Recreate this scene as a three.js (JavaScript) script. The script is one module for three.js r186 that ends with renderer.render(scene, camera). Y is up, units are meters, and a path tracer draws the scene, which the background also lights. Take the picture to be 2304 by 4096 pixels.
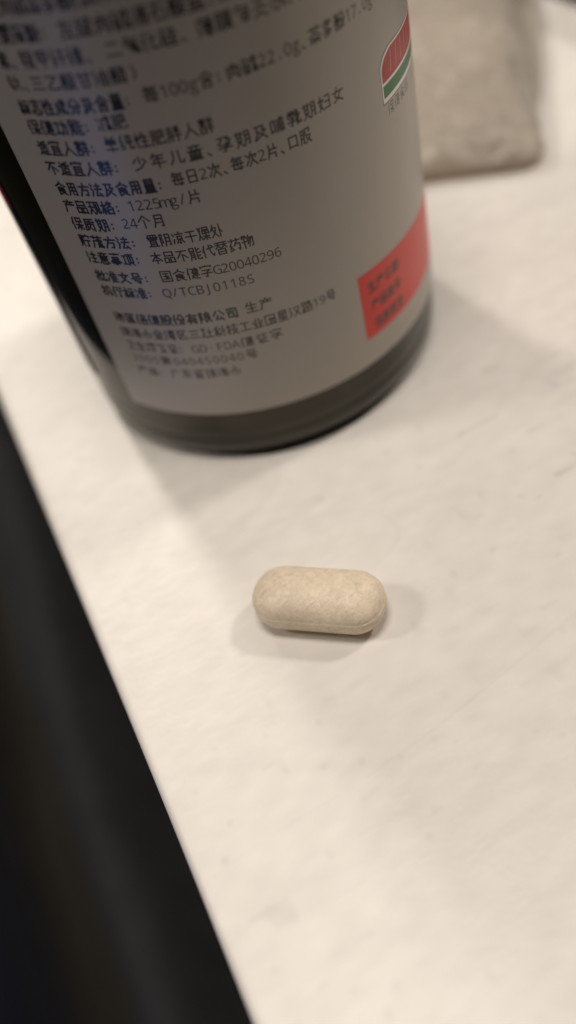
import * as THREE from 'three';
import { mergeGeometries } from 'three/addons/utils/BufferGeometryUtils.js';
import { RoundedBoxGeometry } from 'three/addons/geometries/RoundedBoxGeometry.js';

// ---------------------------------------------------------------- camera, light, exposure
const scene = new THREE.Scene();
const camera = new THREE.PerspectiveCamera(62, 576 / 1024, 0.01, 20);
camera.position.set(0, 0.10498, 0.13489);
camera.rotation.order = 'YXZ';
camera.rotation.set(-0.86651, 0.0487, -0.31981);
camera.focus = 0.114;
camera.userData.fStop = 6.2;
scene.add(camera);

const renderer = new THREE.WebGLRenderer({ antialias: true });
renderer.toneMapping = THREE.LinearToneMapping;
renderer.toneMappingExposure = 1.4;
renderer.shadowMap.enabled = true;
scene.background = new THREE.Color().setRGB(0.004, 0.0035, 0.003);   // the dark of the unlit room

function lamp(name, x, y, z, intensity, color, soft) {
  const l = new THREE.PointLight(color, intensity);
  l.name = name; l.position.set(x, y, z); l.castShadow = true; l.shadow.radius = soft; l.shadow.camera.near = 0.01; l.shadow.camera.far = 4;
  scene.add(l);
}
// lamps of a ceiling fitting high behind the bottle, out of the frame; warm bulbs
lamp('lamp_behind', -0.30, 0.72, -0.82, 0.92, new THREE.Color().setRGB(1, 0.905, 0.80), 3);
lamp('lamp_right', 0.78, 0.85, -0.18, 0.9, new THREE.Color().setRGB(1, 0.91, 0.81), 3.4);
lamp('lamp_left', -0.80, 0.80, -0.03, 0.62, new THREE.Color().setRGB(1, 0.91, 0.81), 4.2);
const over = new THREE.RectAreaLight(new THREE.Color().setRGB(1, 0.915, 0.82), 17, 0.44, 0.24);
over.name = 'lamp_overhead'; over.position.set(0.03, 1.25, 0.13); over.lookAt(0.05, 0, 0.05); scene.add(over);
// the bluish glow of a screen low on the left, out of the frame
const glow = new THREE.PointLight(new THREE.Color().setRGB(0.15, 0.32, 1), 0.017);
glow.name = 'screen_glow'; glow.position.set(-0.31, -0.12, 0.24); glow.shadow.radius = 2; glow.castShadow = true; scene.add(glow);

// ---------------------------------------------------------------- helpers
let seed = 7;
const rnd = () => { seed = (seed * 1664525 + 1013904223) >>> 0; return seed / 4294967296; };
const hash = (i, j) => { let h = Math.imul(i, 374761393) + Math.imul(j, 668265263) | 0; h = Math.imul(h ^ (h >>> 13), 1274126177); return ((h ^ (h >>> 16)) >>> 0) / 4294967296; };
const wrap = (i, n) => ((i % n) + n) % n;
function noise(x, y, px = 100000, py = 100000) {
  const i = Math.floor(x), j = Math.floor(y), u = x - i, v = y - j, s = u * u * (3 - 2 * u), t = v * v * (3 - 2 * v);
  const g = (a, b) => hash(wrap(a, px), wrap(b, py));
  return (g(i, j) * (1 - s) + g(i + 1, j) * s) * (1 - t) + (g(i, j + 1) * (1 - s) + g(i + 1, j + 1) * s) * t;
}
function dataTex(n, f, srgb) {
  const d = new Uint8Array(n * n * 4);
  for (let y = 0; y < n; y++) for (let x = 0; x < n; x++) { const c = f(x / n, y / n); for (let k = 0; k < 3; k++) d[(y * n + x) * 4 + k] = Math.max(0, Math.min(255, c[k] * 255)); d[(y * n + x) * 4 + 3] = 255; }
  const t = new THREE.DataTexture(d, n, n); t.wrapS = t.wrapT = THREE.RepeatWrapping; t.magFilter = THREE.LinearFilter;
  if (srgb) t.colorSpace = THREE.SRGBColorSpace;
  t.needsUpdate = true; return t;
}
function part(name, geo, m, parent = scene) { const o = new THREE.Mesh(geo, m); o.name = name; o.castShadow = o.receiveShadow = true; parent.add(o); return o; }
function thing(name, label, category) { const g = new THREE.Group(); g.name = name; g.userData = { label, category }; scene.add(g); return g; }
const std = (o) => new THREE.MeshPhysicalMaterial(o);
const lin = (r, g, b) => new THREE.Color().setRGB(r, g, b);
// ---- lettering: a small stroke font. Each sign is a set of strokes on a 100 x 100 grid (two digits per coordinate, y down),
// or is put together from others: LR side by side, TB one above the other, IN one inside the other.
const STROKES = {
  一: '0850,9250', 二: '1822,8222 0682,9482', 三: '1418,8618 2250,7850 0684,9484', 十: '0845,9245 5005,5095', 土: '1842,8242 5010,5088 0688,9488', 士: '0630,9430 5005,5088 2288,7888',
  王: '1214,8814 1650,8450 5014,5088 0688,9488', 工: '1418,8618 5018,5085 0685,9485', 干: '1416,8616 0652,9452 5016,5095', 口: '1616,1688 1616,8416,8488 1680,8480', 囗: '0808,0894 0808,9208,9294 0890,9290',
  日: '2010,2092 2010,8010,8092 2050,8050 2088,8088', 目: '2208,2294 2208,7808,7894 2236,7836 2262,7862 2290,7890', 月: '2608,2560,1096 2608,8008,8092,6888 2635,8035 2662,8062', 田: '1012,1092 1012,9012,9092 1050,9050 5012,5090 1090,9090',
  人: '5006,4545,0694 4840,9494', 大: '0832,9232 5006,4850,0894 5042,9294', 木: '0832,9232 5005,5095 5034,0884 5034,9284', 禾: '7806,2018 0836,9236 5014,5095 5038,0886 5038,9286', 米: '5005,5095 0846,9246 2214,3636 7812,6436 4848,0888 5248,9288',
  亻: '6505,1552 4034,4096', 氵: '2208,5524 1236,4552 1492,6056', 冫: '2518,5032 2088,5558', 扌: '0828,9228 5505,5592,3484 0872,9248', 忄: '5005,5095 2630,1452 7226,8840', 钅: '4805,0842 3024,9024 1848,8848 0668,9468 4848,4892,8274', 纟: '5504,1842,5842,1870,7266 1292,8482',
  艹: '0450,9650 3010,3090 7010,7090', 宀: '5004,5024 0866,0830,9230,8660', 冖: '0870,0820,9220,8670', 八: '3810,3050,0894 6010,7050,9494', 儿: '3208,3060,0894 6608,6688,9288,9468', 力: '0830,8230,7692,5484 4606,4250,0894', 又: '1014,8414,6256,0894 2436,9294',
  石: '0612,9412 4612,0664 2846,2894 2846,8646,8694 2886,8686', 酉: '0610,9410 1432,1494 1432,8632,8694 4010,3856,2466 6010,6054,8654 1468,8668 1490,8690', 方: '5004,5020 0628,9428 4228,0894 4052,8052,7292,5486', 矢: '3004,1028 2022,8022 0650,9450 5022,0894 5052,9294',
  匕: '2608,2688,9288,9474 7830,2654', 止: '5006,5088 5040,8840 2236,2288 0690,9490', 不: '0814,9214 5214,0866 5240,5295 6446,9270', 小: '5005,5092,3684 2834,0874 7234,9474', 少: '5004,5050 2820,1044 7020,9244 8050,5080,1094', 片: '2606,2650,1094 2638,8838 6606,6638 2664,7464,7494',
  广: '5004,5020 1024,9424 1824,1660,0494', 厂: '1012,9412 1812,1660,0494', 禁: '0850,9250', 子: '1612,8012,5036,5090,3484 0648,9448', 女: '4406,2460,8694 7228,5266,1294 0632,9432', 巾: '1426,1484 1426,8626,8672,7278 5005,5095', 西: '0610,9410 1432,1494 1432,8632,8694 4010,3864,2472 6010,6060,8660 1490,8690',
  贝: '2208,2266 2208,7808,7866 5024,4860,1094 5466,8694', 页: '0608,9408 5008,3824 1824,1872 1824,8224,8272 5036,4870,1494 5674,8894', 见: '2008,2062 2008,8008,8062 4624,4460,0894 5860,5888,9288,9474', 走: '1820,8220 5004,5038 0640,9440 5040,5088 5062,8262 2854,2472,0894 2472,4488,9490', 
  首: '2804,3818 7204,6018 0622,9422 4622,4236 2036,2094 2036,8036,8094 2056,8056 2074,8074 2092,8092', 自: '5004,3820 2020,2094 2020,8020,8094 2044,8044 2066,8066 2090,8090', 白: '5004,3820 1820,1894 1820,8220,8294 1854,8254 1888,8288', 皿: '1420,1486 1420,8620,8686 3820,3886 6220,6286 0488,9688', 立: '5004,5020 1424,8624 3038,3880 7036,6082 0688,9488',
  羊: '2804,3820 7204,6020 1224,8824 1646,8446 0668,9468 5024,5096', 里: '1808,1854 1808,8208,8254 1832,8232 1854,8254 5008,5088 1672,8472 0690,9490', 隹: '3404,0844 2428,2496 6004,6820 2426,9226 2446,8846 2466,8866 2488,9488 5826,5888', 又二: '0850,9250',
  乙: '1014,8414,2070,1488,9288,9470', 及: '1412,7412,5840,8440,6066,1494 3012,2660,0894 2840,8894', 为: '2006,3424 6004,5460,1094 0832,8632,7892,5684 5450,6870', 用: '2008,2060,1094 2008,8208,8292,7088 2036,8236 2062,8262 5008,5090', 月二: '0850,9250', 本: '0826,9226 5004,5095 5028,0874 5028,9274 3070,7070',
  文: '5004,5020 0826,9226 7626,4470,0894 2426,5870,9494', 号: '2408,2436 2408,7608,7636 2434,7634 0652,9452 3652,3070,7670,7092,5086', 字: '0850,9250', 公: '3608,0848 6208,9448 4448,2284,7680 6464,8694', 司: '1010,8610,8692,6886 1030,6430 1848,1884 1848,6048,6084 1882,6082', 生: '2606,0838 1630,8630 5004,5090 2058,8058 0690,9490',
  产: '5002,5016 0818,9218 3020,3836 7018,6036 1438,9438 1838,1666,0494', 业: '3606,3686 6406,6486 1030,2466 9030,7666 0688,9488', 每: '2804,0830 2016,9016 2830,1884 2830,7830,7492,5888 4436,5446 4458,5470 0654,9654 1884,8884', 次: '1018,2834 0886,3056 5404,3846 4626,9226,8442 6432,6056,3294 6256,9494', 国: '0808,0894 0808,9208,9294 0892,9292 2826,7226 3048,7048 2472,7672 5026,5072 5856,6864',
  个: '5004,0646 5004,9446 5036,5096', 分: '3606,0650 6006,9450 2050,7650,7092,5086 4650,4070,1294', 份一: '0850,9250', 成: '1626,9226 1626,1660,0894 1648,4448,4070,3074 5604,6450,7480,9492,9474 8034,5090 7206,8416', 代: '0850,9250', 弋: '0832,9424 4004,5060,8092,9474 6606,8018', 戈: '0832,9224 4004,5060,8092,9474 7840,2090 6606,8018',
  左: '0622,9422 4204,3050,0694 3852,8852 6252,6288 3088,9488', 疋: '1212,8612,7028 5012,5088 5048,8248 2436,2266,0894 2066,4488,9490', 主: '4404,5616 1426,8626 1856,8256 5026,5088 0690,9490', 匚: '9010,1410,1488,9488', 氏: '7608,2016 2016,2088,4476 2048,8848 5016,6066,8892,9474', 三乙: '0850,9250', 甘: '0624,9424 2806,2892 7206,7292 2856,7256 2890,7290',
  由: '1428,1494 1428,8628,8694 5004,5090 1458,8658 1490,8690', 云: '1814,8214 0640,9440 4640,2284,7480 6062,8694', 旨: '2404,2430,8430,8420 7408,2420 2444,2494 2444,7644,7694 2468,7668 2490,7690', 示: '1814,8214 0638,9438 5038,5092,3684 3054,1082 7054,8882', 心: '1640,0874 3030,3288,7288,7666 4820,6040 8034,9460', 生土: '0850,9250',
  曰: '2010,2092 2010,8010,8092 2050,8050 2088,8088', 巴: '1608,1688,9088,9474 1608,8208,8250 1650,8250 5008,5050', 丷: '2410,3890 7610,6090', 丁: '0814,9214 5214,5292,3284', 几: '2812,2660,0894 2812,7412,7488,9288,9470', 月肉: '0850,9250', 且: '2208,2288 2208,7808,7888 2234,7834 2260,7860 0690,9490', 戊: '1822,9222 1822,1660,0694 5604,6450,7480,9492,9474 8034,5090 7206,8416',
  巳: '1610,8210,8248,1648 1610,1688,9088,9470', 寸: '0830,9230 6605,6692,4484 2848,4266', 丨: '5004,5096', 卜: '3604,3696 3640,8462', 尸: '1610,8210,8238,1638 1610,1660,0494', 门: '1606,2818 1422,1494 3010,8810,8892,7286', 虫: '1824,1858 1824,8224,8258 1858,8258 5004,5088 0890,9284', 灬: '1430,0690 3430,4084 5830,6684 8026,9686', 卩: '1410,7810,7660,6060 1410,1496',
  欠: '3604,1044 2624,9224,8044 5030,4460,0694 4858,9494', 夂: '4004,0846 3424,7824,5860,0694 2630,5870,9494', 攵: '3604,0848 2626,9226 7026,5470,0894 2834,5668,9494', 阝: '1808,1896 1808,7608,5040,7660,6470,4070', 豕: '0610,9410 4410,0844 3634,5060,5090,4086 4650,0870 5066,0890 8836,5454 5450,9492', 夕: '4804,1052 4024,8224,6066,1894 3644,5660',
  者: '1418,7618 4804,4838 0640,9440 8210,0676 3056,3096 3056,7656,7696 3074,7674 3094,7694', 直: '1014,9014 5004,4826 2428,2488 2428,7628,7688 2448,7648 2468,7668 0690,9490', 隶: '1812,7812,7844 0628,9428 1844,7844 5004,5092,3884 2656,3666 0886,4266 7652,5868 5664,9490', 舌: '7806,2018 0634,9434 5012,5056 2256,2294 2256,7856,7894 2290,7890', 申: '1822,1872 1822,8222,8272 5004,5096 1846,8246 1872,8272',
  非: '3606,3696 6406,6496 3622,0822 3646,1046 3672,0672 6422,9222 6446,9046 6472,9472', 天: '1414,8614 0646,9446 5014,4850,0894 5048,9494', 巨: '9010,1610,1690,9490 1634,7634,7664,1664', 耳: '0810,9210 2810,2878 7210,7296 2832,7232 2854,7254 0680,9474', 斤: '8008,2420 2420,2260,0894 2444,9244 6444,6496', 半: '2606,3826 7406,6026 1434,8634 0658,9458 5004,5096', 甲: '1610,1660 1610,8410,8460 1634,8434 1660,8460 5010,5096', 车: '1216,8816 4604,2246,8846 0668,9468 5646,5696',
  平: '1212,8812 2824,3644 7222,6244 0654,9454 5012,5096', 朿: '1018,9018 5004,5096 2234,2256,7856,7834,2234 5058,0886 5058,9286', 专: '1616,8416 0636,9436 5004,3058,7458,5078 2878,6496', 雨: '0810,9210 1230,1294 1230,8830,8892,7688 5010,5094 2644,3852 2666,3874 6244,7452 6266,7474', 京: '5004,5020 0620,9420 2436,2460 2436,7636,7660 2458,7658 5060,5092,3886 2868,0888 7268,9288', 
  辶: '2010,3222 0636,2836,2876,0894 2684,5092,9692', 廴: '0614,4214,1646,4046,2076,0690 1470,4090,9494', 勹: '3004,0640 2420,8620,8280,6692', 气: '3004,0836 2620,9020 2638,8238 1652,7652,8288,9490,9470', 冂: '1420,1494 1420,8620,8690,7488', 刂: '2620,2670 7406,7492,4886', 讠: '2408,4424 1040,4040,4086,6270',
  弓: '1610,8010,8034,1834,1660,8060,7692,4886', 甫: '0820,9220 5004,5094 1838,1894 1838,8238,8292,7088 1856,8256 1874,8274 6608,7816', 乃: '1012,7612,6446,8846,8092,5886 3412,3060,0894', 勿: '3004,0646 2422,8822,8284,6692 4624,1070 6824,2492', 也: '1030,8824,8262,7064 4808,4876 2216,2286,9288,9470', 丶: '4020,6060',
  金: '5004,0640 5004,9440 2640,7440 1460,8660 5040,5090 2870,3482 7270,6682 0692,9492', 区: '9010,1410,1490,9490 7024,2876 3030,7672', 年: '3004,1030 2218,8818 2640,8240 2640,2666 0666,9466 5018,5096', 良: '5004,5416 2216,7616,7650 2216,2292,4680 2234,7634 2250,7650 4650,6874,9492 8256,6470', 厶: '4004,1080,7676 6248,8894',
  彐: '1414,8214,8290 1450,8250 1088,8288', 卫: '1212,8012,8056,6652 4412,4488 0690,9490', 聿: '1616,7816,7852 0634,9434 1652,7852 5004,5096 1666,8266 0682,9482', 隶口: '2422,7422,7440,2440,2422 1654,7854,7880 0667,9467 1680,7880 5046,5096,3888', 屯: '1012,8812 2030,2054,7854 7830,7854 5004,5088,9088,9474', 东: '0816,9216 4204,2048,8848 5030,5094,3886 2862,1084 7262,9084', 矢: '3004,1028 2022,8022 0650,9450 5022,4854,0894 5052,9294', 有: '0820,9220 4204,3044,0676 3040,3096 3040,7840,7892,6688 3058,7858 3074,7874',
  肉: '1226,1294 1226,8826,8892,7688 5006,4830,2850 4832,7450 4856,2880 4858,7480', 含: '5004,0640 5004,9440 4432,5640 2648,7448,6062 2464,2494 2464,7664,7694 2490,7690', 证: '2008,3420 0834,3034,3088,4474 4214,9414 6814,6890 6850,9250 4850,4890 3690,9690', 质: '1612,8808 1612,1260,0494 1830,9230 5412,5434 2846,2880 2846,8246,8280 5456,5070,1894 5884,8496', 第: '2204,0624 1416,4416 6004,4824 5416,9416 1432,8032,8046,2046,1660,8460,7688 5032,5096 4862,1090',
};
const BUILT = {
  肉: 'IN(冂,仌,.5)', 仌: 'TB(人,人,.5)', 旋: 'LR(方,疋,.46)', 碱: 'LR(石,咸,.36)', 咸: 'IN(戊,㖞,.4)', 㖞: 'TB(一,口,.3)', 茶: 'TB(艹,𠆢木,.28)', 𠆢木: 'TB(人,木,.42)', 多: 'TB(夕,夕,.5)', 酚: 'LR(酉,分,.48)', 荷: 'TB(艹,何,.28)', 何: 'LR(亻,可,.34)', 叶: 'LR(口,十,.42)',
  要: 'TB(西,女,.46)', 原: 'IN(厂,白小,.6)', 白小: 'TB(白,小,.6)', 料: 'LR(米,斗,.5)', 酒: 'LR(氵,酉,.32)', 酸: 'LR(酉,夋,.48)', 夋: 'TB(公,夂,.5)', 盐: 'TB(土卜,皿,.6)', 土卜: 'LR(土,卜,.6)', 素: 'TB(主,糸,.42)', 糸: 'TB(幺,小,.5)', 羧: 'LR(羊,夋,.44)', 纤: 'LR(纟,干,.4)', 维: 'LR(纟,隹,.4)', 化: 'LR(亻,匕,.4)', 氧: 'IN(气,羊,.55)', 硅: 'LR(石,圭,.42)', 圭: 'TB(土,土,.5)',
  薄: 'TB(艹,溥,.28)', 溥: 'LR(氵,甫寸,.3)', 甫寸: 'TB(甫,寸,.56)', 甫: 'IN(用,一,.3)', 膜: 'LR(月,莫,.36)', 莫: 'TB(艹,曰大,.28)', 曰大: 'TB(日,大,.5)', 包: 'IN(勹,巳,.6)', 衣: 'TB(一,仌,.24)', 剂: 'LR(齐,刂,.68)', 齐: 'TB(文,刂,.6)', 钛: 'LR(钅,大,.42)', 油: 'LR(氵,由,.32)', 酯: 'LR(酉,旨,.48)',
  标: 'LR(木,示,.42)', 志: 'TB(士,心,.46)', 性: 'LR(忄,生,.3)', 含: 'TB(人,口,.56)', 量: 'TB(日,里,.42)', 保: 'LR(亻,呆,.34)', 呆: 'TB(口,木,.42)', 健: 'LR(亻,建,.32)', 建: 'UP(廴,聿,.7)', 聿: 'TB(隶,一,.9)', 功: 'LR(工,力,.46)', 能: 'LR(厶月,匕匕,.52)', 厶月: 'TB(口,月,.36)', 匕匕: 'TB(匕,匕,.5)', 减: 'LR(冫,咸,.26)', 肥: 'LR(月,巴,.42)',
  适: 'UP(辶,舌,.7)', 宜: 'TB(宀,且,.3)', 群: 'LR(君,羊,.5)', 君: 'TB(隶,口,.55)', 单: 'TB(丷,甲一,.2)', 甲一: 'TB(甲,十,.62)', 纯: 'LR(纟,屯,.4)', 屯: 'TB(一,王,.2)', 胖: 'LR(月,半,.42)', 年: 'TB(矢,干,.4)', 童: 'TB(立,里,.4)', 孕: 'TB(乃,子,.46)', 乃: 'TB(力,一,.9)', 期: 'LR(其,月,.54)', 其: 'TB(甘,八,.7)', 哺: 'LR(口,甫,.36)', 乳: 'LR(孚,乚,.66)', 孚: 'TB(米,子,.4)', 乚: 'LR(丨,匕,.1)', 妇: 'LR(女,彐,.48)', 彐: 'TB(口,一,.9)',
  食: 'TB(人,良,.36)', 良: 'TB(日,夂,.48)', 法: 'LR(氵,去,.32)', 去: 'TB(土,厶,.5)', 厶: 'TB(公,一,.98)', 服: 'LR(月,卩又,.42)', 卩又: 'TB(卩,又,.4)', 品: 'TB(口,口口,.46)', 口口: 'LR(口,口,.5)', 规: 'LR(夫,见,.48)', 夫: 'TB(一,大,.16)', 格: 'LR(木,各,.42)', 各: 'TB(夂,口,.54)', 质: 'IN(厂,十贝,.66)', 十贝: 'TB(十,贝,.38)', 贮: 'LR(贝,宁,.42)', 宁: 'TB(宀,丁,.4)', 藏: 'TB(艹,臧,.26)', 臧: 'IN(戊,巨,.46)', 置: 'TB(罒,直,.28)', 罒: 'TB(皿,一,.98)',
  阴: 'LR(阝,月,.36)', 凉: 'LR(冫,京,.28)', 燥: 'LR(火,喿,.36)', 火: 'TB(丷,人,.3)', 喿: 'TB(品,木,.56)', 处: 'LR(夂,卜,.62)', 注: 'LR(氵,主,.32)', 意: 'TB(立,日心,.34)', 日心: 'TB(日,心,.5)', 事: 'TB(十,隶口,.14)', 隶口: 'TB(口,隶,.3)', 项: 'LR(工,页,.38)', 替: 'TB(夫夫,日,.5)', 夫夫: 'LR(夫,夫,.5)', 药: 'TB(艹,约,.28)', 约: 'LR(纟,勺,.44)', 勺: 'IN(勹,一,.4)', 物: 'LR(牛,勿,.42)', 牛: 'TB(午,丨,.8)', 午: 'TB(矢,十,.3)', 勿: 'IN(勹,八,.7)', 
  批: 'LR(扌,比,.36)', 比: 'LR(匕,匕,.5)', 准: 'LR(冫,隹,.28)', 字: 'TB(宀,子,.32)', 执: 'LR(扌,丸,.36)', 丸: 'IN(几,一,.5)', 行: 'LR(亻,亍,.36)', 亍: 'TB(一,丁,.24)', 汤: 'LR(氵,勿,.32)', 臣: 'IN(匚,且,.7)', 倍: 'LR(亻,咅,.34)', 咅: 'TB(立,口,.54)', 股: 'LR(月,殳,.4)', 殳: 'TB(几,又,.42)', 份: 'LR(亻,分,.34)', 有: 'TB(一,月,.2)', 限: 'LR(阝,良,.34)', 珠: 'LR(王,朿,.4)', 海: 'LR(氵,每,.32)', 市: 'TB(丨,巾,.2)', 金: 'TB(人,金底,.34)', 金底: 'TB(王,丷,.98)', 湾: 'LR(氵,弯,.3)', 弯: 'TB(京,弓,.5)', 弓: 'TB(口,力,.4)', 区: 'IN(匚,又,.62)',
  灶: 'LR(火,土,.44)', 科: 'LR(禾,斗,.52)', 斗: 'LR(冫,十,.3)', 技: 'LR(扌,支,.38)', 支: 'TB(十,又,.42)', 园: 'IN(囗,元,.62)', 元: 'TB(二,儿,.36)', 星: 'TB(日,生,.42)', 汉: 'LR(氵,又,.34)', 路: 'LR(足,各,.46)', 足: 'TB(口,止,.38)', 许: 'LR(讠,午,.3)', 讠: 'TB(丶,纟,.2)', 丶: 'TB(一,一,.5)', 可: 'IN(丁,口,.45)', 证: 'LR(讠,止,.3)', 卫: 'TB(卩,一,.86)', 第: 'TB(竹,弓,.3)', 竹: 'LR(矢,矢,.5)', 地: 'LR(土,也,.38)', 也: 'IN(匕,丨,.6)', 址: 'LR(土,止,.4)', 东: 'TB(一,朿,.1)', 省: 'TB(少,目,.44)', 方日: 'LR(方,日,.5)', 代: 'LR(亻,弋,.36)', 幺: 'TB(纟,一,.98)', 日期: 'LR(日,日,.5)', 至: 'TB(云,土,.52)', 效: 'LR(交,攵,.5)', 交: 'TB(立,八,.5)', 冂: 'IN(月,一,.1)', 刂: 'LR(丨,丨,.5)', 提: 'LR(扌,是,.36)', 是: 'TB(日,疋,.4)', 取: 'LR(耳,又,.54)', 绿: 'LR(纟,隶,.4)', 勹: 'TB(力,一,.98)', 气: 'TB(矢,几,.3)', 廴: 'LR(纟,一,.98)', 辶: 'LR(氵,一,.98)', 苯: 'TB(艹,本,.28)',
};
const glyphCache = new Map();
function glyph(ch) {                                     // list of polylines in 0..1
  if (glyphCache.has(ch)) return glyphCache.get(ch);
  let out = [];
  if (BUILT[ch] && (!STROKES[ch] || STROKES[ch] === '0850,9250')) {
    const [, how, a, b, r] = /^(LR|TB|IN|UP)\((.+),(.+),([\d.]+)\)$/.exec(BUILT[ch]), k = +r, put = (g, x, y, w, h) => g.map((l) => l.map(([u, v]) => [x + u * w, y + v * h]));
    const A = glyph(a), B = glyph(b);
    if (how === 'LR') out = [...put(A, 0, 0, k, 1), ...put(B, k, 0, 1 - k, 1)];
    else if (how === 'TB') out = [...put(A, 0, 0, 1, k), ...put(B, 0, k, 1, 1 - k)];
    else if (how === 'UP') out = [...put(A, 0, 0, 1, 1), ...put(B, 0.34, 0.02, 0.62, 0.8)];
    else out = [...put(A, 0, 0, 1, 1), ...put(B, 0.92 - k * 0.95, 0.96 - k, k * 0.9, k * 0.9)];
  } else if (STROKES[ch]) out = STROKES[ch].split(' ').map((s) => s.split(',').map((p) => [+p.slice(0, 2) / 100, +p.slice(2) / 100]));
  glyphCache.set(ch, out);
  return out;
}
// ---------------------------------------------------------------- the table and what lies below it
// table axes: e runs along the visible left edge towards the viewer, n runs inwards to the right
const E = new THREE.Vector3(0.263, 0, 0.965).normalize(), N = new THREE.Vector3(E.z, 0, -E.x), EDGE = new THREE.Vector3(-0.0545, 0, -0.0022);
const yawTable = Math.atan2(E.x, E.z);
{
  const n = 1024, along = 0.30;
  const tex = dataTex(n, (u, v) => {
    // fine pale fibres and worn flecks of a white laminate, drawn out across the table
    const a = noise(u * 30, v * 44, 30, 44), b = noise(u * 90, v * 150, 90, 150), c = noise(u * 16 + 50, v * 16, 16, 16), d = noise(u * 120, v * 260, 120, 260);
    let k = 1 + 0.018 * (a - 0.5) + 0.030 * (b - 0.5) + 0.012 * (c - 0.5) + 0.02 * (d - 0.5);
    const fl = noise(u * 130 + 7, v * 150, 130, 150); if (fl > 0.84) k -= (fl - 0.84) * 0.5 * noise(u * 7, v * 7, 7, 7);
    const st = Math.abs(noise(u * 6 + 3, v * 24 + 11, 6, 24) - 0.5); if (st < 0.012) k -= 0.035 * (1 - st / 0.012) * noise(u * 11, v * 5, 11, 5);
    return [0.916 * k, 0.898 * k, 0.875 * k - 0.004 * c];
  }, true);
  const bump = dataTex(512, (u, v) => { const k = 0.5 * noise(u * 60, v * 200, 60, 200) + 0.5 * noise(u * 170, v * 170, 170, 170); return [k, k, k]; });
  const W = 0.235, L = 0.72, T = 0.022, FRONT = 0.143;
  const geo = new RoundedBoxGeometry(W, T, L, 4, 0.0016), p = geo.attributes.position, uv = geo.attributes.uv;
  for (let i = 0; i < p.count; i++) uv.setXY(i, p.getX(i) / along, (p.getZ(i) + p.getY(i)) / along);
  const b2 = bump; b2.repeat.set(3, 3);
  const g = thing('table', 'white laminate table top with a straight left edge', 'table'); g.userData = { label: 'white wood-grained table top that the bottle, pill and packet stand on', category: 'table' };
  const m = std({ map: tex, roughness: 0.42, bumpMap: b2, bumpScale: 0.00004 });
  part('table_top', geo, m, g);
  g.position.copy(EDGE).addScaledVector(N, W / 2).addScaledVector(E, FRONT - L / 2).setY(-T / 2); g.rotation.y = yawTable;
  const legGeo = new RoundedBoxGeometry(0.035, 0.42, 0.035, 2, 0.003);
  for (const [sx, sz] of [[-1, -1], [1, -1], [1, 1], [-1, 1]]) { const l = part('leg', legGeo, m, g); l.position.set(sx * (W / 2 - 0.05), -T / 2 - 0.21 + 0.0005, sz * (L / 2 - 0.06)); }
}
{
  const fl = part('floor', new THREE.BoxGeometry(4, 0.05, 4), std({ color: lin(0.012, 0.011, 0.010), roughness: 0.8 }));
  fl.position.set(0, -0.478, 0); fl.userData = { kind: 'structure' };
}
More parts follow.
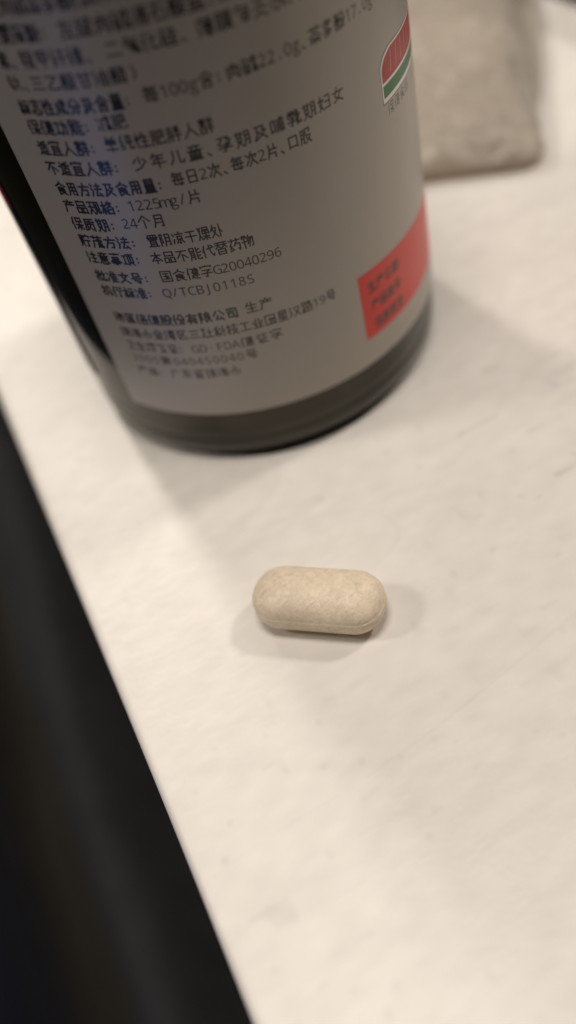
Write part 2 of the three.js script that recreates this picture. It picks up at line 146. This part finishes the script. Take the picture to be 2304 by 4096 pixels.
{ // dark cloth lying in soft folds below the table edge
  const nx = 90, nz = 120, W = 0.34, L = 0.8, pos = [], uv = [], idx = [];
  const hgt = (u, v) => 0.05 + 0.016 * Math.cos((u - 0.79 - 0.02 * Math.sin(v * 9 + 0.6)) * 38) + 0.008 * Math.sin(u * 11 + v * 5) + 0.03 * noise(u * 4, v * 3) + 0.006 * noise(u * 30, v * 18) - 0.05 * Math.pow(Math.abs(u - 0.5) * 2, 6);
  for (let j = 0; j <= nz; j++) for (let i = 0; i <= nx; i++) { const u = i / nx, v = j / nz; pos.push((u - 0.5) * W, hgt(u, v), (v - 0.5) * L); uv.push(u, v); }
  const c = (nx + 1) * (nz + 1);
  for (let j = 0; j <= nz; j++) for (let i = 0; i <= nx; i++) { const k = (j * (nx + 1) + i) * 3; pos.push(pos[k], pos[k + 1] - 0.012, pos[k + 2]); uv.push(uv[k / 3 * 2], uv[k / 3 * 2 + 1]); }
  const q = (a, b, d, e) => idx.push(a, b, d, b, e, d);
  for (let j = 0; j < nz; j++) for (let i = 0; i < nx; i++) { const a = j * (nx + 1) + i, b = a + 1, d = a + nx + 1, e = d + 1; q(a, d, b, e); q(a + c, b + c, d + c, e + c); }
  for (let i = 0; i < nx; i++) { const a = i, b = nz * (nx + 1) + i; q(a, a + 1, a + c, a + 1 + c); q(b, b + c, b + 1, b + 1 + c); }
  for (let j = 0; j < nz; j++) { const a = j * (nx + 1), b = a + nx; q(a, a + c, a + nx + 1, a + nx + 1 + c); q(b, b + nx + 1, b + c, b + nx + 1 + c); }
  const g = new THREE.BufferGeometry(); g.setAttribute('position', new THREE.Float32BufferAttribute(pos, 3)); g.setAttribute('uv', new THREE.Float32BufferAttribute(uv, 2)); g.setIndex(idx); g.computeVertexNormals();
  const weave = dataTex(256, (u, v) => { const k = 0.55 + 0.2 * noise(u * 64, v * 64, 64, 64) + 0.25 * (0.5 + 0.5 * Math.sin((u + v) * Math.PI * 2 * 20)); return [k, k, k]; });
  weave.repeat.set(7, 16);
  // broad woven stripes: navy, brown-black, charcoal
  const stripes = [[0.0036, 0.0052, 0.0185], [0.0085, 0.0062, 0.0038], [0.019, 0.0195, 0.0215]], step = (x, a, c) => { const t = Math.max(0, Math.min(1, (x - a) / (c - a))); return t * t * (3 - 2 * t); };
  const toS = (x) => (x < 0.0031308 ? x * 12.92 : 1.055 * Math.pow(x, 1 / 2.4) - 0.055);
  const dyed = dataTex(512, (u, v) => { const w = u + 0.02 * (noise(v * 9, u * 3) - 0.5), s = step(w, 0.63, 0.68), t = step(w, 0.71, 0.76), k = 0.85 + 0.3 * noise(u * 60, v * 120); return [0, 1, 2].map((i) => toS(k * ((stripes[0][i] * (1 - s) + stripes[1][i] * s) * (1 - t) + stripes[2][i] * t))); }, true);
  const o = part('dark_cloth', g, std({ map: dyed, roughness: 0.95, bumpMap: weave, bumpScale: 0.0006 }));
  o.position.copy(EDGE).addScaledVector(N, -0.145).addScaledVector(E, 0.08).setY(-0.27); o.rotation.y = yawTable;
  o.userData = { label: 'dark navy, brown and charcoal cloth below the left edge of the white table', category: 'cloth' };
}

// ---------------------------------------------------------------- the bottle
const R = 0.0331, DEG = Math.PI / 180;
const bottle = thing('pill_bottle', 'dark plastic supplement bottle with a printed white label standing on the table', 'bottle');
{
  const pts = [[0, 2.2], [24, 2.2], [27.2, 1.2], [28.6, 0.1], [30.2, 0.1], [31.6, 0.7], [32.5, 1.9], [32.95, 3.4], [33.02, 4.6], [33.02, 5.0], [32.88, 5.3], [32.88, 5.7], [33.05, 6.1], [33.05, 8.0], [32.93, 8.25], [33.05, 8.5], [33.05, 97], [32.6, 99.6], [31, 102], [27, 104.6], [23.6, 106], [22, 107], [21.6, 108.5], [21.6, 112], [0, 112]];
  const prof = []; // rounded a little by a spline through the heel
  const heel = new THREE.SplineCurve(pts.slice(3, 9).map(([r, y]) => new THREE.Vector2(r, y))).getPoints(30);
  for (const [r, y] of pts.slice(0, 3)) prof.push(new THREE.Vector2(r, y));
  prof.push(...heel);
  for (const [r, y] of pts.slice(9)) prof.push(new THREE.Vector2(r, y));
  const g = new THREE.LatheGeometry(prof.map((v) => new THREE.Vector2(v.x / 1000, v.y / 1000)), 128);
  part('body', g, std({ color: lin(0.0055, 0.005, 0.002), roughness: 0.13, ior: 1.5, specularIntensity: 1, specularColor: lin(1, 0.92, 0.76) }), bottle);
  const cap = [[0, 126], [21, 126], [23.2, 125.4], [24, 124], [24, 110.4], [23.4, 110], [22, 110]];
  const cp = part('cap', new THREE.LatheGeometry(cap.map(([r, y]) => new THREE.Vector2(r / 1000, y / 1000)).reverse(), 96), std({ color: lin(0.02, 0.02, 0.02), roughness: 0.4 }), bottle);
  const rib = new THREE.CylinderGeometry(0.00045, 0.00045, 0.0125, 6), ribs = [];
  for (let i = 0; i < 72; i++) { const a = i * 5 * DEG; ribs.push(rib.clone().translate(0.02405 * Math.sin(a), 0.1172, 0.02405 * Math.cos(a))); }
  const rb = part('ridge', mergeGeometries(ribs), cp.material, cp); rb.userData = { kind: 'stuff' };
}
// a curved sheet of label paper: outer face printed, with real thickness
function sheet(t0, t1, y0, y1, tilt) {
  const n = 160, pos = [], nor = [], uv = [], idx = [], ro = R + 0.00016, ri = R + 0.00001;
  const lift = (t) => tilt * t;
  const row = (r, y, v, s) => { for (let i = 0; i <= n; i++) { const t = t0 + (t1 - t0) * i / n, a = t * DEG; pos.push(r * Math.sin(a), y + lift(t), r * Math.cos(a)); nor.push(s * Math.sin(a), 0, s * Math.cos(a)); uv.push(i / n, v); } };
  row(ro, y0, 0, 1); row(ro, y1, 1, 1); row(ri, y0, 0.001, -1); row(ri, y1, 0.999, -1);
  const w = n + 1;
  for (let i = 0; i < n; i++) { idx.push(i, i + 1, w + i, i + 1, w + i + 1, w + i); idx.push(2 * w + i, 3 * w + i, 2 * w + i + 1, 2 * w + i + 1, 3 * w + i, 3 * w + i + 1); idx.push(w + i, w + i + 1, 3 * w + i, w + i + 1, 3 * w + i + 1, 3 * w + i); idx.push(i, 2 * w + i, i + 1, i + 1, 2 * w + i, 2 * w + i + 1); }
  for (const i of [0, n]) idx.push(i, w + i, 2 * w + i, w + i, 3 * w + i, 2 * w + i);
  const g = new THREE.BufferGeometry(); g.setAttribute('position', new THREE.Float32BufferAttribute(pos, 3)); g.setAttribute('normal', new THREE.Float32BufferAttribute(nor, 3)); g.setAttribute('uv', new THREE.Float32BufferAttribute(uv, 2)); g.setIndex(idx); return g;
}
{
  const T0 = -47.6, T1 = 118, Y0 = 11.2, Y1 = 96, MM = R * 1000 * DEG, W = 2048, PX = W / ((T1 - T0) * MM), H = Math.round((Y1 - Y0) * PX);
  const cv = document.createElement('canvas'); cv.width = W; cv.height = H;
  const c = cv.getContext('2d');
  c.fillStyle = '#aea59b'; c.fillRect(0, 0, W, H);
  const X = (t) => (t - T0) * MM * PX, Y = (h) => (Y1 - h) * PX;
  const half = new Set('0123456789mg/QTCBJSGDFA.·()');
  function advance(ch) { return half.has(ch) ? 0.56 : ch === '：' || ch === '、' || ch === '，' ? 0.62 : ch === '　' ? 0.9 : 1; }
  function write(t0, h, t1, text, bold, size = 1.95, ink = '#1e1c1b') {
    const chars = [...text], total = chars.reduce((s, ch) => s + advance(ch), 0), cell = (X(t1) - X(t0)) / total, s = size * PX;
    c.strokeStyle = c.fillStyle = ink; c.lineCap = 'round'; c.lineJoin = 'round'; c.lineWidth = s * (bold ? 0.13 : 0.1);
    let x = X(t0); const y = Y(h) - s / 2;
    for (const ch of chars) {
      const w = cell * advance(ch), gw = Math.min(w * 0.9, s * 1.02), g = glyph(ch);
      if (g.length) for (const l of g) { c.beginPath(); l.forEach(([u, v], i) => { const px = x + (w - gw) / 2 + u * gw, py = y + v * s; i ? c.lineTo(px, py) : c.moveTo(px, py); }); c.stroke(); }
      else if ('：、，（）'.includes(ch)) {
        if (ch === '：') for (const k of [0.42, 0.74]) { c.beginPath(); c.arc(x + w * 0.35, y + s * k, s * 0.075, 0, 7); c.fill(); }
        else if (ch === '（' || ch === '）') { c.beginPath(); c.arc(ch === '（' ? x + w * 1.1 : x - w * 0.1, y + s / 2, s * 0.55, ch === '（' ? 2.4 : -0.74, ch === '（' ? 3.88 : 0.74); c.stroke(); }
        else { c.beginPath(); c.moveTo(x + w * 0.22, y + s * 0.76); c.lineTo(x + w * 0.5, y + s * 0.95); c.stroke(); }
      } else if (ch !== '　') { c.font = (bold ? 'bold ' : '') + Math.round(s * 1.06) + 'px sans-serif'; c.textAlign = 'center'; c.textBaseline = 'alphabetic'; c.fillText(ch, x + w / 2, y + s * 0.9); }
      x += w;
    }
  }
  const L = -38.7;
  write(L, 77, -8, '左旋肉碱茶多酚荷叶片', true, 2.2); write(-4, 77, 26, '左旋肉碱酒石酸盐、', false, 2.1);
  write(L, 74, 27, '左旋肉碱茶多酚荷叶片、绿茶提取物、荷叶提取物', false, 2.1);
  write(L, 71.1, -24, '主要原料：', true, 2.1); write(-22, 71.1, 40, '左旋肉碱酒石酸盐、绿茶提取物、茶多酚', false, 2.1);
  write(L, 68.2, -33.6, '素、', false, 2.0); write(-33, 68.3, -16.5, '羧甲纤维、', false, 2.05); write(-14.5, 68.4, 2.4, '二氧化硅、', false, 2.05); write(3.6, 68.3, 40, '薄膜包衣剂、羧甲纤维', false, 2.05);
  write(L, 65.6, -8, '钛、三乙酸甘油酯）', false);
  write(L, 62.7, -12.2, '标志性成分及含量：', true); write(-10.2, 62.9, 46.4, '每100g含：肉碱22.0g、茶多酚17.0g', false);
  write(L, 60.2, -22.6, '保健功能：', true); write(-21.6, 60.4, -14.8, '减肥', false);
  write(L, 57.5, -23.2, '适宜人群：', true); write(-21.8, 57.8, 2.2, '单纯性肥胖人群', false);
  write(L, 54.8, -19.6, '不适宜人群：', true); write(-17.4, 55.0, 33.2, '少年儿童、孕期及哺乳期妇女', false);
  write(L, 51.9, -11.6, '食用方法及食用量：', true); write(-10.2, 52.2, 22.6, '每日2次，每次2片，口服', false);
  write(L, 49.3, -23, '产品规格：', true); write(-21.8, 49.5, -4.6, '1225mg/片', false);
  write(L, 46.7, -26, '保质期：', true); write(-24.8, 47, -14.2, '24个月', false);
  write(L, 44, -22.5, '贮藏方法：', true); write(-20.4, 44.1, -2.4, '置阴凉干燥处', false);
  write(L, 41.3, -23.2, '注意事项：', true); write(-21.2, 41.4, 3.9, '本品不能代替药物', false);
  write(L, 38.2, -22.9, '批准文号：', true); write(-20.6, 38.4, 9.4, '国食健字G20040296', false);
  write(L, 35.6, -23.6, '执行标准：', true); write(-21.4, 35.7, 1.6, 'Q/TCBJ 0118S'.replace(' ', '·').replace('·', ''), false);
  write(L, 30.8, -4.5, '汤臣倍健股份有限公司', true, 1.95); write(-3, 31, 4.4, '生产', false);
  write(L, 28, 21, '珠海市金湾区三灶科技工业园星汉路19号', false, 1.9);
  write(L, 25.3, -21.2, '卫生许可证：', false, 1.9, '#2e2a28'); write(-19.6, 25.2, 4.9, 'GD·FDA健证字', false, 1.9, '#2e2a28');
  write(L, 22.8, -2.6, '2005第0404S0040号', false, 1.9, '#2e2a28');
  write(L, 20.2, -30, '产地：', false, 1.9, '#2e2a28'); write(-28.4, 20.2, -8.4, '广东省珠海市', false, 1.9, '#2e2a28');
  // red panel with three lines of black lettering
  c.fillStyle = '#d9260f'; c.fillRect(X(27.8), Y(28.1), X(112) - X(27.8), 12.0 * PX);
  write(30.6, 25.1, 46, '生产日期：', true, 2.0, '#2a0c0a'); write(31.0, 21.7, 46, '产品批号：', true, 2.0, '#2a0c0a'); write(31.4, 18.2, 46, '保质期至：', true, 2.0, '#2a0c0a');
  // red and green emblem with a dark rim line
  const ex0 = X(46.8), ex1 = X(82), ey0 = Y(55.6), eyr = Y(52.0), ey1 = Y(50.0);
  const blade = (a, b, x0, x1) => { c.beginPath(); c.moveTo(x0 + PX * 3.2, a); c.quadraticCurveTo(x0 + PX * 0.3, a + PX * 0.5, x0, a + PX * 2.2); c.lineTo(x0, b); c.lineTo(x1, b); c.lineTo(x1, a + PX * 1.2); c.quadraticCurveTo(x1, a, x1 - PX * 1.5, a); c.closePath(); };
  c.fillStyle = '#3d3a37'; blade(ey0 - PX * 0.42, ey1 + PX * 0.75, ex0 - PX * 0.42, ex1 + PX * 0.4); c.fill();
  c.fillStyle = '#efe9e2'; blade(ey0 - PX * 0.3, ey1 + PX * 0.62, ex0 - PX * 0.3, ex1 + PX * 0.3); c.fill();
  c.fillStyle = '#b01812'; blade(ey0, eyr, ex0, ex1); c.fill();
  c.fillStyle = '#1c6a30'; c.fillRect(ex0, eyr + PX * 0.4, ex1 - ex0, ey1 - eyr - PX * 0.4);
  c.strokeStyle = '#cf8f82'; c.lineWidth = PX * 0.16;
  for (let i = 0; i < 5; i++) { c.beginPath(); c.moveTo(X(52 + i * 3.4), Y(55.2)); c.lineTo(X(51.2 + i * 3.4), Y(52.6)); c.stroke(); }
  write(47.6, 48.2, 62, '保健食品', false, 1.7, '#5b5652');
  const t = new THREE.CanvasTexture(cv); t.colorSpace = THREE.SRGBColorSpace; t.anisotropy = 8;
  const paper = std({ map: t, roughness: 0.42, clearcoat: 0.15, clearcoatRoughness: 0.3 });
  part('back_label', sheet(T0, T1, Y0 / 1000, Y1 / 1000, -0.0000145), paper, bottle).userData = { label: 'white information label with black Chinese text' };
}
{ // the other label of the bottle, black print with a red field, its end just showing at the left
  const cv = document.createElement('canvas'); cv.width = cv.height = 256; const c = cv.getContext('2d');
  c.fillStyle = '#0c0b0d'; c.fillRect(0, 0, 256, 256); c.fillStyle = '#a3151a'; c.fillRect(180, 90, 76, 66);
  const t = new THREE.CanvasTexture(cv); t.colorSpace = THREE.SRGBColorSpace;
  part('front_label', sheet(-186, -66, 0.0112, 0.096, -0.0000145), std({ map: t, roughness: 0.4 }), bottle).userData = { label: 'dark label end with a red field' };
}

// ---------------------------------------------------------------- the pill: a caplet with a side band and domed faces
{
  const len = 0.0194, wid = 0.0091, hei = 0.0077, band = 0.0008, nA = 160, rows = 14, pos = [], idx = [], uv = [];
  const prof = [];   // [scale of the outline inset, y]
  const dome = (a) => [0.976 * Math.sin(a), band + (hei / 2 - band) * Math.pow(Math.cos(a), 0.97)];
  for (let k = 0; k <= rows; k++) { const [s, y] = dome((k / rows) * Math.PI / 2); prof.push([s, -y]); }
  for (const [s, y] of [[0.985, -1.04], [1, -0.9], [1.004, -0.5], [1.005, 0], [1.004, 0.5], [1, 0.9], [0.985, 1.04]]) prof.push([s, y * band]);
  for (let k = rows; k >= 0; k--) prof.push(dome((k / rows) * Math.PI / 2));
  const arc = [0]; for (let k = 1; k < prof.length; k++) arc.push(arc[k - 1] + Math.hypot((prof[k][0] - prof[k - 1][0]) * wid / 2, prof[k][1] - prof[k - 1][1]));
  const most = arc[arc.length - 1];
  const r = wid / 2, st = len / 2 - r;
  for (const [row, [s, y]] of prof.entries()) for (let i = 0; i < nA; i++) {
    const a = (i / nA) * 2 * Math.PI, cx = Math.cos(a), sz = Math.sin(a), sign = Math.abs(cx) < 1e-6 ? 0 : Math.sign(cx);
    const e = Math.pow(Math.abs(cx), 0.9);
    const x = sign * (st * Math.min(1, Math.abs(cx) * 9) * (0.55 + 0.45 * s) + r * e * s + st * 0.0), z = r * s * sz;
    const k = 1 + 0.006 * (noise(x * 500 + 40, z * 500) - 0.5);
    pos.push(x, y * k, z); const out = most - arc[row]; uv.push((sign * st * Math.min(1, Math.abs(cx) * 9) * (0.55 + 0.45 * s) + sign * e * out) / 0.02 + 0.5, sz * out / 0.02 + 0.5);
  }
  for (let j = 0; j < prof.length - 1; j++) for (let i = 0; i < nA; i++) { const a = j * nA + i, b = j * nA + (i + 1) % nA, d = a + nA, e = b + nA; idx.push(a, d, b, b, d, e); }
  const g = new THREE.BufferGeometry(); g.setAttribute('position', new THREE.Float32BufferAttribute(pos, 3)); g.setAttribute('uv', new THREE.Float32BufferAttribute(uv, 2)); g.setIndex(idx); g.computeVertexNormals();
  const tex = dataTex(512, (u, v) => {
    const a = noise(u * 40, v * 40, 40, 40), b = noise(u * 120, v * 120, 120, 120), d = noise(u * 9, v * 9, 9, 9);
    let k = 0.97 + 0.07 * (a - 0.5) + 0.06 * (b - 0.5) + 0.05 * (d - 0.5);
    const s = noise((u + v * 0.9) * 60, (v - u) * 9); if (s > 0.84) k -= (s - 0.84) * 0.7;
    return [0.955 * k, 0.885 * k, 0.79 * k];
  }, true);
  const bump = dataTex(512, (u, v) => { const s = noise((u + v * 0.9) * 60, (v - u) * 9), k = 0.6 * noise(u * 90, v * 90, 90, 90) + 0.4 * (1 - Math.max(0, s - 0.8) * 3.4); return [k, k, k]; });
  const o = part('pill', g, std({ map: tex, roughness: 0.5, bumpMap: bump, bumpScale: 0.00006, sheen: 0 }));
  o.position.set(-0.0031, hei / 2 + 0.00002, 0.0664); o.rotation.y = -0.41;
  o.userData = { label: 'beige oblong coated pill lying on the white table in front of the bottle', category: 'pill' };
}

// ---------------------------------------------------------------- the packet behind the bottle
{
  const pk = thing('plastic_packet', 'crumpled translucent greyish plastic packet lying behind the bottle', 'packet');
  const W = 0.062, L = 0.11, H = 0.0122, nx = 110, nz = 160, pos = [], uv = [], idx = [];
  const side = (s) => { for (let j = 0; j <= nz; j++) for (let i = 0; i <= nx; i++) {
    const u = i / nx * 2 - 1, v = j / nz * 2 - 1, x = u * W / 2, z = v * L / 2;
    const f = Math.pow(Math.max(0, 1 - Math.pow(Math.abs(u), 5)), 0.6) * Math.pow(Math.max(0, 1 - Math.pow(Math.abs(v), 5)), 0.7);
    const cr = 0.005, dz = Math.max(0, z - (L / 2 - cr)), inset = (cr - Math.sqrt(Math.max(0, cr * cr - dz * dz))) * Math.sign(u) * Math.abs(u), bulge = 1 + 0.035 * Math.max(0, v - 0.1);
    const wr = 0.0011 * (noise(x * 140 + 9, z * 90) - 0.5) + 0.0008 * (noise((x + z) * 190, (x - z) * 60 + 30) - 0.5) + 0.0016 * Math.exp(-Math.pow((z + 0.018 + x * 1.3 + 0.016) / 0.0016, 2)) * Math.exp(-Math.pow((x + 0.012) / 0.008, 2));
    pos.push((x * bulge - inset) * (1 - 0.012 * noise(z * 80, 3)), s > 0 ? 0.0026 + (H - 0.0026) * f + wr * f : 0.0020 * (1 - f) + 0.00002, z * (1 - 0.01 * noise(x * 90, 8))); uv.push(x / 0.05, z / 0.05);
  } };
  side(1); side(-1);
  const w = nx + 1, c = w * (nz + 1);
  for (let j = 0; j < nz; j++) for (let i = 0; i < nx; i++) { const a = j * w + i, b = a + 1, d = a + w, e = d + 1; idx.push(a, d, b, b, d, e, a + c, b + c, d + c, b + c, e + c, d + c); }
  for (let i = 0; i < nx; i++) { const a = i, b = nz * w + i; idx.push(a, a + 1, a + c, a + 1, a + 1 + c, a + c, b, b + c, b + 1, b + 1, b + c, b + 1 + c); }
  for (let j = 0; j < nz; j++) { const a = j * w, b = a + nx; idx.push(a, a + c, a + w, a + w, a + c, a + w + c, b, b + w, b + c, b + w, b + w + c, b + c); }
  const g = new THREE.BufferGeometry(); g.setAttribute('position', new THREE.Float32BufferAttribute(pos, 3)); g.setAttribute('uv', new THREE.Float32BufferAttribute(uv, 2)); g.setIndex(idx); g.computeVertexNormals();
  const tex = dataTex(512, (u, v) => { const k = 0.96 + 0.10 * (noise(u * 6, v * 6, 6, 6) - 0.5) + 0.06 * (noise(u * 22, v * 22, 22, 22) - 0.5); return [0.89 * k, 0.85 * k, 0.795 * k]; }, true);
  const crinkle = dataTex(512, (u, v) => {   // sharp little creases
    let k = 0; for (let i = 0; i < 4; i++) { const f = 5 + i * 4, q = Math.abs(noise(u * f + i * 31, v * f, 4096, 4096) - 0.5) * 2; k += (1 - Math.min(1, q * 3)) / (i + 1.5); }
    k = Math.min(1, k * 0.6); return [k, k, k]; });
  const m = std({ map: tex, roughness: 0.42, bumpMap: crinkle, bumpScale: 0.0014, transmission: 0.5, thickness: 0, ior: 1.45 });
  part('pouch', g, m, pk);
  // flat welded seam along the right side
  const sh = new THREE.Shape(); sh.moveTo(-0.001, -L / 2); sh.lineTo(0.0046, -L / 2); sh.lineTo(0.0046, -0.01); sh.quadraticCurveTo(0.0044, 0.016, 0.0006, 0.034); sh.lineTo(-0.001, 0.034); sh.closePath();
  const seam = new THREE.ExtrudeGeometry(sh, { depth: 0.0004, bevelEnabled: true, bevelSize: 0.0002, bevelThickness: 0.0002, bevelSegments: 2 }).rotateX(Math.PI / 2);
  const s = part('seam', seam, std({ color: lin(0.36, 0.32, 0.27), roughness: 0.4 }), pk); s.position.set(W / 2 - 0.0004, 0.0028, 0);
  const yaw = -0.29;
  pk.rotation.y = yaw;
  const right = new THREE.Vector3(Math.cos(yaw), 0, -Math.sin(yaw)), back = new THREE.Vector3(-Math.sin(yaw), 0, -Math.cos(yaw));
  pk.position.set(0.0672, 0, -0.0262).addScaledVector(right, -W / 2).addScaledVector(back, L / 2);
}
{ // dark case at the far corner of the view
  const o = part('black_case', new RoundedBoxGeometry(0.06, 0.02, 0.09, 4, 0.004), std({ color: lin(0.012, 0.011, 0.011), roughness: 0.5 }));
  o.rotation.y = 0.3; o.position.set(0.0985 + 0.030 * Math.cos(0.3), 0.01, -0.098 - 0.030 * Math.sin(0.3) - 0.01);
  o.userData = { label: 'dark object behind the packet, cut off by the top right corner', category: 'case' };
}
renderer.render(scene, camera);
